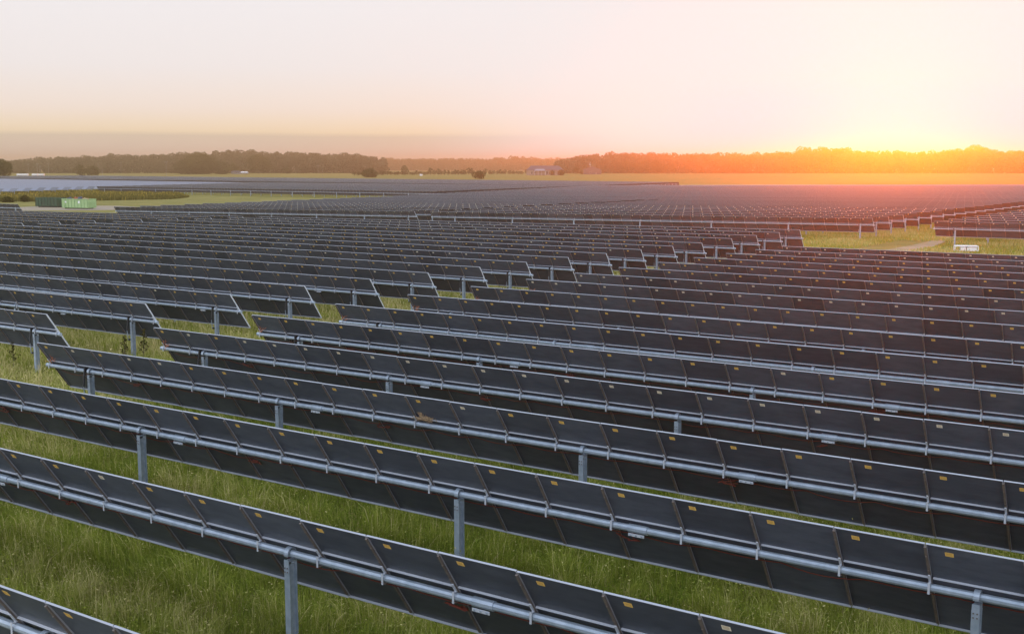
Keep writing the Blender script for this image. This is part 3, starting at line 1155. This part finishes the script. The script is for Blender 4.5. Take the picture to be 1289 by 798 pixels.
def wood(name, tops, dist, depth, base_py, seed, spacing, leaf, lean=.0, m='leaf_wood'):
    """a far-off wood that reads as one mass: crowns in ranks on a strip of ground, trunks in the gaps"""
    r = random.Random(seed)
    xs_, ts_ = zip(*tops)
    cs, rs = [], []
    tr = MB()
    x0 = (xs_[0] - 644.5) / F_PX * dist; x1 = (xs_[-1] - 644.5) / F_PX * dist
    rows = 5
    for k in range(rows):
        yk = dist + depth * k / (rows - 1)
        x = x0 * yk / dist + r.uniform(0, spacing)
        while x < x1 * yk / dist:
            y = yk + r.uniform(-.5, .5) * depth / rows
            px = 644.5 + x / y * F_PX
            h = height_for(float(np.interp(px, xs_, ts_)), y)
            h *= r.uniform(.78, .97) if k < rows - 1 else r.uniform(.88, 1.03)
            if r.random() < .08:
                h *= 1.06
            if k == 0:
                h *= r.uniform(.72, 1)
            w = spacing * r.uniform(.85, 1.35)
            z = h - w * .45
            while z > h * (.02 if k < 3 else .4):
                cs.append((x + r.uniform(-.25, .25) * w, y + r.uniform(-.25, .25) * w, z)); rs.append(w * r.uniform(.45, .62))
                z -= w * r.uniform(.45, .65)
            if k == 0:
                tr.tube((x, y, -2), (x, y, h * .8), .3, .12, 5, M['bark'])
            x += spacing * r.uniform(.6, 1.15)
    co, fc, tn = leaf_cloud(cs, rs, 6.0 / (leaf * leaf), leaf, seed, flat=.85, tone_amp=.62, zmin=-.5)
    me = np_mesh(name, co, fc, M[m]); with_tone(me, tn)
    o = link(name, me); o['kind'] = 'stuff'
    t = tr.build('trunks', o); t['kind'] = 'stuff'
    return o


wood('left_wood', [(-240, 206), (-60, 204), (8, 206), (16, 202), (30, 199.5), (60, 197.5), (108, 196), (112, 193.5), (118, 196), (150, 194), (200, 194.5), (225, 193),
                   (236, 189.5), (246, 193), (300, 189), (330, 188.8), (355, 190.5), (400, 191), (430, 193), (460, 193.5), (474, 194.5), (485, 199.5), (490, 205)], 1480, 90, 217, 3, 10, 1.25)
wood('far_wood', [(470, 199.5), (560, 199), (620, 199.5), (626, 197.5), (640, 198.5), (645, 196.5), (670, 198), (700, 199), (740, 199)], 2750, 120, 212, 4, 14, 2.2)
wood('right_wood', [(701, 206), (706, 200), (716, 197.5), (735, 194.5), (752, 191), (760, 193), (770, 192), (786, 191), (800, 193), (820, 192), (850, 193.5), (880, 193),
                    (905, 191), (930, 192.5), (960, 191.5), (995, 188.5), (1012, 186), (1024, 187), (1036, 184.5), (1052, 185), (1062, 187.5), (1080, 189.5), (1100, 190.5), (1120, 189), (1150, 190.5),
                    (1180, 188.5), (1200, 187.5), (1230, 187), (1262, 190), (1289, 190), (1400, 188), (1560, 190)], 1450, 90, 216, 5, 10, 1.25)

# tall flowering weeds on the clearing by the stowed rows
def build_weeds():
    N = 42000
    pu = rng.uniform(-60, 238, N); 
    near_y = np.interp(pu, [-60, 0, 60, 236], [256, 254.5, 254, 250.8]) - np.clip((pu - 205) / 33, 0, 1) ** 2 * 2.2; far_y = np.interp(pu, [-60, 0, 150, 238], [243, 243, 241.5, 246.5])
    t = rng.random(N)
    py = near_y * (1 - t) + far_y * t
    # invert to ground with the local fall taken as constant here
    zg = -1.24
    u = (pu - 644.5) / F_PX; v = -(py - 399) / F_PX
    dz = -math.sin(PITCH) + v * math.cos(PITCH); dy = math.cos(PITCH) + v * math.sin(PITCH)
    k = (zg - CAM_Z) / dz
    x, y = u * k, dy * k
    c = vnoise(x * .25, y * .25, 31)
    sparse = (pu < 30) & (rng.random(N) < .6)
    k2 = (~sparse) & (c + rng.random(N) * .5 > .35)
    x, y, c, t = x[k2], y[k2], c[k2], t[k2]
    n = len(x)
    h = (.5 + .9 * c) * np.clip((240 - pu[k2]) / 14, .25, 1) * rng.uniform(.6, 1.2, n)
    flower = rng.random(n) < .35 * np.clip(t * 1.6, .1, 1)
    tone = np.where(flower, .8, .2) + rng.normal(0, .15, n)
    g = blades('weeds', x, y, h, rng.uniform(.10, .30, n), tone, M['weed'], .3)
    tag(g, None, None, None, 'stuff')


build_weeds()
px_tree(31, 254.5, 246.0, 13, 'round_bush', 'small dark shrub at the front of the yellow weeds, left of the dark green skip', 'bush', seed=50, m='leaf_bright', trunk=.03, leaf=.14)
px_tree(10, 255.0, 249.5, 15, 'round_bush', 'low dark shrub behind the short panel row at the left edge', 'bush', seed=51, m='leaf_bright', trunk=.03, leaf=.14)

# ------------------------------------------------------------------ objects on the site
def skip(px0, px1, base, top, name, label, body, dark, seed, depth=2.4, load=False, yaw=0.0):
    """open-top roll-off container with outside ribs, top rail, end door, rails and wheels"""
    a = at(px0, base); b_ = at(px1, base)
    L = (math.hypot(b_[0] - a[0], b_[1] - a[1]) - depth * math.sin(abs(yaw))) / math.cos(yaw); H = height_for(top, a[1]) - a[2]
    root = tag(empty(name, ((a[0] + b_[0]) / 2, (a[1] + b_[1]) / 2 + depth / 2, a[2]), (0, 0, math.atan2(b_[1] - a[1], b_[0] - a[0]) + yaw)), label, 'skip')
    b = MB()
    t = .05; z0 = .22
    for s in (-1, 1):
        b.box(-L / 2, L / 2, s * depth / 2 - t / 2, s * depth / 2 + t / 2, z0, H, body)
    b.box(-L / 2 - .003, -L / 2 + t, -depth / 2 + t, depth / 2 - t, z0, H - .003, body)
    b.box(-L / 2 + t, L / 2 - t, -depth / 2 + t, depth / 2 - t, z0, z0 + .05, body)
    b.build('body', root)
    d = MB()
    d.box(L / 2 - t, L / 2 + .012, -depth / 2 + .03, depth / 2 - .03, z0, H - .04, body)
    for z in (.5, .95, 1.3):
        d.box(L / 2 + .012, L / 2 + .05, -depth / 2 + .1, depth / 2 - .1, min(z, H - .2), min(z, H - .2) + .06, dark)
    d.build('door', root)
    n = max(6, int(L / .85))
    for k in range(n + 1):
        x = -L / 2 + L * k / n
        for s in (-1, 1):
            q = MB()
            q.box(max(x - .05, -L / 2), min(x + .05, L / 2), *(sorted((s * (depth / 2 + t / 2 - .001), s * (depth / 2 + .10)))), z0 - .02, H - .05, dark)
            q.build('rib', root)
    rl = MB()
    for s in (-1, 1):
        rl.box(-L / 2 - .05, L / 2 + .05, *(sorted((s * (depth / 2 - .07), s * (depth / 2 + .12)))), H + .002, H + .11, body)
    rl.box(-L / 2 - .05, -L / 2 + .10, -depth / 2 + .072, depth / 2 - .072, H + .002, H + .108, body)
    rl.build('top_rail', root)
    sk = MB()
    for s in (-1, 1):
        sk.box(-L / 2 + .1, L / 2 - .1, s * .45 - .08, s * .45 + .08, .06, z0 - .002, M['black'])
    sk.build('skid', root)
    for x in (-L / 2 + .5, L / 2 - .5):
        for s in (-1, 1):
            w = MB(); w.tube((x, s * .75 - .08, .14), (x, s * .75 + .08, .14), .14, .14, 12, M['black']); w.build('wheel', root)
    if not load:
        return root, L, H
    for (sx, w_, h_) in ((-.36, .5, .35), (.16, .55, .5)):
        q = MB(); q.box(L * sx - w_ / 2, L * sx + w_ / 2, -depth / 2 - t / 2 - .01, -depth / 2 - t / 2 - .004, H * .72 - h_ / 2, H * .72 + h_ / 2, M['white'])
        q.build('notice_plate', root)
    q = MB(); q.box(-L * .42, -L * .36, -depth / 2 - t / 2 - .012, -depth / 2 - t / 2 - .004, .35, .75, dark); q.build('hatch', root)
    return root, L, H


M['green_dark'] = mat('dark_green_paint', (0.012, 0.065, 0.030), 0.5, 0, .4, (0.022, 0.045, 0.022), 0, 1.5)
M['green_darker'] = mat('dark_green_ribs', (0.010, 0.040, 0.020), 0.55)
M['green_light'] = mat('light_green_paint', (0.25, 0.38, 0.15), 0.5, 0, .4, (0.31, 0.44, 0.21), 0, 1.2)
M['green_rib'] = mat('light_green_ribs', (0.17, 0.31, 0.13), 0.55, 0, .4, (0.24, 0.36, 0.18), 0, 3)
M['debris_red'] = mat('red_scrap', (0.34, 0.10, 0.05), 0.7)
M['debris_blue'] = mat('dark_blue_bag', (0.03, 0.05, 0.10), 0.5)
M['tan'] = mat('cardboard', (0.36, 0.25, 0.14), 0.8)
skip(42, 80, 261.2, 249.6, 'skip', 'dark green ribbed roll-off skip on the gravel pad, half behind the pale one', M['green_dark'], M['green_darker'], 1, yaw=-.40)
ls, LL, HH = skip(75, 119, 263.2, 251.2, 'skip', 'pale green ribbed roll-off skip heaped with scrap on the gravel pad', M['green_light'], M['green_rib'], 2, load=True, yaw=-.40)
rs_ = random.Random(9)
heap = []
for k, (fx, m, sx, sz, nm, lab) in enumerate([(-.30, 'debris_blue', .9, .45, 'rubbish_bag', 'dark rubbish bag near the left end of the pale green skip'),
                                              (-.05, 'debris_red', 1.5, .55, 'scrap_sheet', 'red scrap sheeting sticking out of the pale green skip'),
                                              (.12, 'debris_blue', .9, .65, 'rubbish_bag', 'dark blue bag at the top of the heap in the pale skip'),
                                              (.30, 'tan', 1.0, .40, 'cardboard_box', 'tan cardboard on the right part of the heap in the pale skip')]):
    bm = bmesh.new()
    bmesh.ops.create_icosphere(bm, subdivisions=3, radius=1)
    for v in bm.verts:
        n_ = .75 + .35 * math.sin(v.co.x * 5 + k) * math.cos(v.co.y * 4 + 2 * k) + rs_.uniform(-.08, .08)
        v.co *= n_
        v.co.x *= sx * .6; v.co.y *= .8; v.co.z *= sz * 1.1
    me = bpy.data.meshes.new(nm); bm.to_mesh(me); bm.free(); me.materials.append(M[m])
    o = link(nm, me, None, ls.matrix_basis @ Vector((LL * fx, -.35, HH - .05)), ls.rotation_euler)
    tag(o, lab, nm.replace('_', ' ').split()[-1])
ldeb = MB(); ldeb.box(-LL / 2 + .06, LL / 2 - .06, -1.14, 1.14, .3, HH - .25, M['tan'])
hp = ldeb.build('rubbish', None, ls.location, ls.rotation_euler)
tag(hp, None, None, None, 'stuff')

# white cradle left beside the track, with two white crates in it
a = at(1201.5, 317.5); b_ = at(1231.5, 318.0)
L = math.hypot(b_[0] - a[0], b_[1] - a[1])
cr = tag(empty('crate_cradle', a, (0, 0, math.atan2(b_[1] - a[1], b_[0] - a[0]))), 'low white metal frame on the grass beside the dirt track', 'frame')
f = MB()
for y in (0, .8):
    f.box(0, L, y - .03, y + .03, .50, .56, M['white']); f.box(0, L, y - .03, y + .03, .10, .15, M['white'])
f.box(.031, L - .031, .031, .769, .502, .535, M['white'])
f.build('top_frame', cr)
for x in (.03, L - .03):
    for y in (0, .8):
        q = MB(); q.box(x - .029, x + .029, y - .028, y + .028, 0, .50, M['white']); q.build('leg', cr)
for x, w_, lab in ((L * .37, L * .22, 'smaller white crate inside the low white frame'), (L * .73, L * .42, 'longer white crate inside the low white frame')):
    c = tag(empty('white_crate', cr.matrix_basis @ Vector((x, .4, .15)), cr.rotation_euler), lab, 'crate')
    q = MB(); q.box(-w_ / 2, w_ / 2, -.3, .3, 0.004, .27, M['white'])
    q.build('body', c)
    q = MB(); q.box(-w_ / 2 - .015, w_ / 2 + .015, -.315, .315, .272, .31, M['white']); q.build('lid', c)

# bird nest caught at the foot of a module in the fourth row, and smaller wisps at row ends
def nest(px, py, row, label, size, seed):
    r = random.Random(seed)
    d = D0 + PITCH_ROW * (row - 1) - .06
    ss = np.linspace(-40, 10, 5000); X, Y = sd_xy(ss, d)
    u = project(X, np.maximum(Y, 1), TUBE_H)[0]
    s = float(ss[np.argmax((u > px) & (Y > 1))])
    x, y = sd_xy(s, d)
    b = MB()
    for k in range(int(150 * size)):
        p = Vector((r.gauss(0, .16), r.uniform(-.10, .02), abs(r.gauss(0, .06)))) * size
        q = p + Vector((r.gauss(0, .12), r.gauss(0, .04), r.gauss(.01, .05))) * size
        b.tube(p, q, .007, .004, 3, M['tan'], cap=False)
    for k in range(int(26 * size)):
        p = Vector((r.gauss(-.15, .05), -.03, .05)) * size
        q = p + Vector((-.10 + r.gauss(0, .05), -.03, r.uniform(.12, .42))) * size
        b.tube(p, q, .006, .004, 3, M['tan'], cap=False)
    o = b.build('bird_nest', None, (x, y, TUBE_H + .13), (0, 0, -TH))
    tag(o, label, 'nest')


nest(536, 531, 3, 'tan straw bird nest lodged at the foot of a panel near the middle', .7, 1)

# ------------------------------------------------------------------ far objects
M['roof_grey'] = mat('grey_metal_roof', (0.07, 0.07, 0.085), .8, 0, .05, (0.09, 0.09, 0.11), 0, .3)
M['wall_tan'] = mat('tan_siding', (0.22, 0.17, 0.14), .8, 0, .3, (0.27, 0.21, 0.17), 0, .6)
M['wall_grey'] = mat('grey_siding', (0.08, 0.07, 0.08), .8, 0, .3, (0.10, 0.09, 0.10), 0, .6)
M['pane'] = mat('window_pane', (0.03, 0.035, 0.045), .1)
M['porch_roof'] = mat('worn_pale_roof', (0.20, 0.20, 0.22), .6)
M['roof_white'] = mat('white_metal_roof', (0.72, 0.70, 0.68), .4)


def house(px0, px1, base, eave, ridge, depth, label, wall, roof, hip=.2, wins=(), door=None, chim=None, name='house', gable_front=False):
    a = at(px0, base); b_ = at(px1, base)
    L = b_[0] - a[0]
    He = height_for(eave, a[1]) - a[2]; Hr = height_for(ridge, a[1]) - a[2]
    root = tag(empty(name, ((a[0] + b_[0]) / 2, a[1], a[2])), label, 'house')
    w = MB()
    w.box(-L / 2, L / 2, 0, depth, -.2, He, wall)
    if gable_front:
        w.quad([(-L / 2, .0, He), (L / 2, .0, He), (0, .0, Hr - .08)], wall)
        w.quad([(L / 2, depth, He), (-L / 2, depth, He), (0, depth, Hr - .08)], wall)
    w.build('wall', root)
    r = MB(); e = .5
    if gable_front:
        for s in (-1, 1):
            r.hexa([(0, -e, Hr - .12), (s * (L / 2 + e), -e, He - .25), (s * (L / 2 + e), depth + e, He - .25), (0, depth + e, Hr - .12),
                    (0, -e, Hr), (s * (L / 2 + e), -e, He - .10), (s * (L / 2 + e), depth + e, He - .10), (0, depth + e, Hr)], roof)
    else:
        hx = L / 2 * (1 - hip)
        A = [(-L / 2 - e, -e, He), (L / 2 + e, -e, He), (L / 2 + e, depth + e, He), (-L / 2 - e, depth + e, He)]
        p, q = (-hx, depth / 2, Hr), (hx, depth / 2, Hr)
        r.quad([A[0], A[1], q, p], roof); r.quad([A[2], A[3], p, q], roof)
        r.quad([A[1], A[2], q], roof); r.quad([A[3], A[0], p], roof)
        r.quad([A[3], A[2], A[1], A[0]], roof)
    r.build('roof', root)
    for fx, fw, z0, z1 in wins:
        q = MB(); x = L * fx; h = He
        q.box(x - fw / 2 - .08, x + fw / 2 + .08, -.06, -.002, h * z0 - .08, h * z1 + .08, M['white'])
        f_ = q.build('window', root)
        q = MB(); q.box(x - fw / 2, x + fw / 2, -.075, -.062, h * z0, h * z1, M['pane']); q.build('pane', f_)
    if door is not None:
        q = MB(); q.box(L * door - .5, L * door + .5, -.05, -.002, 0, 2.1, M['wood']); q.build('door', root)
    if chim:
        q = MB(); q.box(L * chim - .5, L * chim + .5, depth * .4, depth * .4 + 1, He, Hr + .9, M['wall_tan']); q.build('chimney', root)
    return root, L, He, Hr


hr, L, He, Hr = house(663, 709, 221.0, 214.5, 208.8, 13, 'long tan house with a grey hipped roof and white porch behind the panels', M['wall_tan'], M['roof_grey'], .24,
                      [(-.36, 1.6, .25, .75), (-.27, 1.2, .25, .75), (.06, 2.2, .2, .8), (.22, 1.4, .25, .75), (.38, 1.4, .25, .75)], .0)
q = MB()
q.box(-L * .30, L * .02, -3.2, -.1, He * .86, He * .90, M['porch_roof'])
q.quad([(-L * .30, -3.2, He * .905), (L * .02, -3.2, He * .905), (-L * .03, 1.5, He * 1.25), (-L * .25, 1.5, He * 1.25)], M['porch_roof'])
for fx in (-.29, -.19, -.09, .01):
    q.box(L * fx - .1, L * fx + .1, -3.1, -2.9, 0, He * .86 - .01, M['white'])
q.build('porch', hr)
house(735, 757, 219.8, 213.8, 209.6, 14, 'dark grey gabled house beside a thin mast', M['wall_grey'], M['roof_grey'], .1, [(-.12, 1.6, .2, .6)], .2, gable_front=True)
house(913, 924, 213.8, 212.0, 210.4, 8, 'small house with a bright white roof before the orange wood', M['wall_grey'], M['roof_white'], .15, [(.1, 1.2, .3, .7)], -.2)
house(1203, 1220, 215.0, 212.6, 210.2, 9, 'left farm building with a pale roof in the orange glow', M['wall_tan'], M['roof_white'], .1, [(.2, 1.2, .3, .7)], -.1, name='farm_building')
house(1222, 1250, 215.0, 212.3, 209.6, 10, 'right, longer farm building with a pale roof in the orange glow', M['wall_tan'], M['roof_white'], .1, [(-.2, 1.2, .3, .7)], .1, name='farm_building')
house(291, 301, 219.4, 217.0, 215.2, 8, 'small white house between the orange-brown tree and the lone round tree', M['porch_roof'], M['roof_grey'], .15, [(.2, 1.2, .3, .7)], -.2)
house(302, 311, 219.2, 217.6, 216.2, 7, 'low white shed right beside the small white house', M['porch_roof'], M['roof_white'], .1, [(-.2, 1.0, .3, .7)], .15, name='shed')


def trailer(px0, px1, base, top, label):
    a = at(px0, base); b_ = at(px1, base)
    L = b_[0] - a[0]; H = height_for(top, a[1]) - a[2]
    root = tag(empty('box_trailer', ((a[0] + b_[0]) / 2, a[1], a[2])), label, 'trailer', 'white trailers in the dry field')
    q = MB(); q.box(-L / 2, L / 2, 0, 2.5, .9, H, M['white'])
    for k in range(1, 10):
        x = -L / 2 + L * k / 10
        q.box(x - .04, x + .04, -.03, -.001, .95, H - .1, M['white'])
    q.build('body', root)
    q = MB(); q.box(-L / 2 + .2, L / 2 - .2, .3, 2.2, .65, .898, M['black']); q.build('chassis', root)
    for x in (-L / 2 + 1.2, -L / 2 + 2.4):
        for y in (.3, 2.2):
            q = MB(); q.tube((x, y - .15, .45), (x, y + .15, .45), .45, .45, 12, M['black']); q.build('wheel', root)
    q = MB(); q.box(L / 2 - 1.6, L / 2 - 1.4, .5, .65, 0, .648, M['steel']); q.box(L / 2 - 1.6, L / 2 - 1.4, 1.85, 2.0, 0, .648, M['steel']); q.build('landing_leg', root)


trailer(21, 35, 222.6, 218.8, 'white box trailer in the dry field, left one of the trailers')
trailer(40, 47, 222.6, 218.8, 'short white box trailer in the middle of the three trailers')
trailer(48, 55, 222.6, 218.9, 'white box trailer in the dry field, right one of the trailers')
xk, yk, zk = at(530, 221.6)
tr_ = tag(empty('utility_cabinet', (xk, yk, zk)), 'small white cabinet in front of the young tree line', 'cabinet')
q = MB(); q.box(-1.2, 1.2, 0, 1.2, 0.15, 1.55, M['white']); q.build('body', tr_)
q = MB(); q.box(-1.3, 1.3, -.1, 1.3, 1.552, 1.66, M['white']); q.build('lid', tr_)
q = MB(); q.box(-1.1, 1.1, .05, 1.15, -.1, .148, M['gravel']); q.build('plinth', tr_)


def pole(px, base, top, label, arm=True, r=.17):
    x, y, z = at(px, base)
    h = height_for(top, y) - z
    root = tag(empty('utility_pole', (x, y, z)), label, 'pole', 'wooden poles in the dry field')
    q = MB(); q.tube((0, 0, -.5), (0, 0, h), r, r * .7, 8, M['wood']); q.build('shaft', root)
    if arm:
        q = MB(); q.box(-1.2, 1.2, -.09, .09, h - .75, h - .57, M['wood']); q.build('crossarm', root)
        for k in (-1.05, -.4, .4, 1.05):
            q = MB(); q.tube((k, 0, h - .57), (k, 0, h - .33), .07, .05, 6, M['white']); q.build('insulator', root)
    return x, y, z + h


pole(36, 219.8, 206.3, 'pale wooden pole behind the left white trailer')
p1 = pole(47.5, 222.0, 206.0, 'wooden pole with a light fitting between the white trailers')
pole(50.5, 219.0, 209.0, 'shorter pole just right of the pole with a light fitting')
p2 = pole(61.5, 220.5, 205.2, 'dark wooden pole right of the white trailers')
pole(96, 221.8, 215.0, 'short post at the left foot of the bush pair', False, .12)
pole(124, 219.2, 206.5, 'pole standing behind the wide low bush')
pole(129, 223.2, 213.6, 'short yellowish post right of the bush pair', False, .2)
pole(152.5, 219.2, 204.2, 'pale pole standing alone between the bush pair and the spreading tree')
pole(209.8, 223.2, 203.5, 'tallest pale pole left of the broad spreading tree')
pole(400.5, 219.3, 208.0, 'thin pale pole right of the lone round tree', True, .12)
pole(406, 222.8, 212.0, 'second thin pole right of the lone round tree', False, .1)
pole(518, 218.0, 206.0, 'thin pole above the young tree line', True, .12)
pole(655.5, 219.5, 207.0, 'dark pole left of the long tan house', True, .12)
pole(994, 216.0, 208.5, 'pole against the orange wood, right of the white roof', True, .15)
pole(1163, 216.3, 209.5, 'pole left of the farm roofs in the orange glow', True, .15)
w = MB()
pa, pb = Vector(p1), Vector(p2)
pts = []
for k in range(9):
    t = k / 8
    pts.append(tuple(pa.lerp(pb, t) - Vector((0, 0, .6 + 2.0 * t * (1 - t)))))
w.path(pts, .05, 4, M['black'])
tag(w.build('power_line'), 'wire slung between two wooden poles above the white trailers', 'wire')
x, y, z = at(743, 219.3)
h = height_for(203.5, y) - z
root = tag(empty('mast', (x, y, z)), 'thin white mast with small fittings over the gabled house', 'mast')
q = MB(); q.tube((0, 0, 0), (0, 0, h), .12, .07, 8, M['white']); q.build('shaft', root)
q = MB(); q.box(-.9, .7, -.07, .07, h * .70, h * .70 + .25, M['white']); q.build('bracket', root)
q = MB(); q.tube((-.9, 0, h * .70), (-.9, 0, h * .86), .16, .16, 8, M['white']); q.build('antenna', root)

# ------------------------------------------------------------------ the morning air
hz = MB()
hz.box(-3400, 3400, -600, 3400, -3.0, 38.0, None)
hm = bpy.data.materials.new('morning_haze')
hm.use_nodes = True
nt = hm.node_tree
nt.nodes.remove(nt.nodes['Principled BSDF'])
pv = nt.nodes.new('ShaderNodeVolumePrincipled')
pv.inputs['Color'].default_value = (0.95, 0.70, 0.40, 1)
pv.inputs['Density'].default_value = HAZE_DENSITY
pv.inputs['Anisotropy'].default_value = HAZE_ANISO
nt.links.new(pv.outputs[0], nt.nodes['Material Output'].inputs['Volume'])
hme = bpy.data.meshes.new('haze')
hme.from_pydata(hz.v, [], hz.f); hme.materials.append(hm); hme.update()
o = link('haze', hme)
o['kind'] = 'stuff'
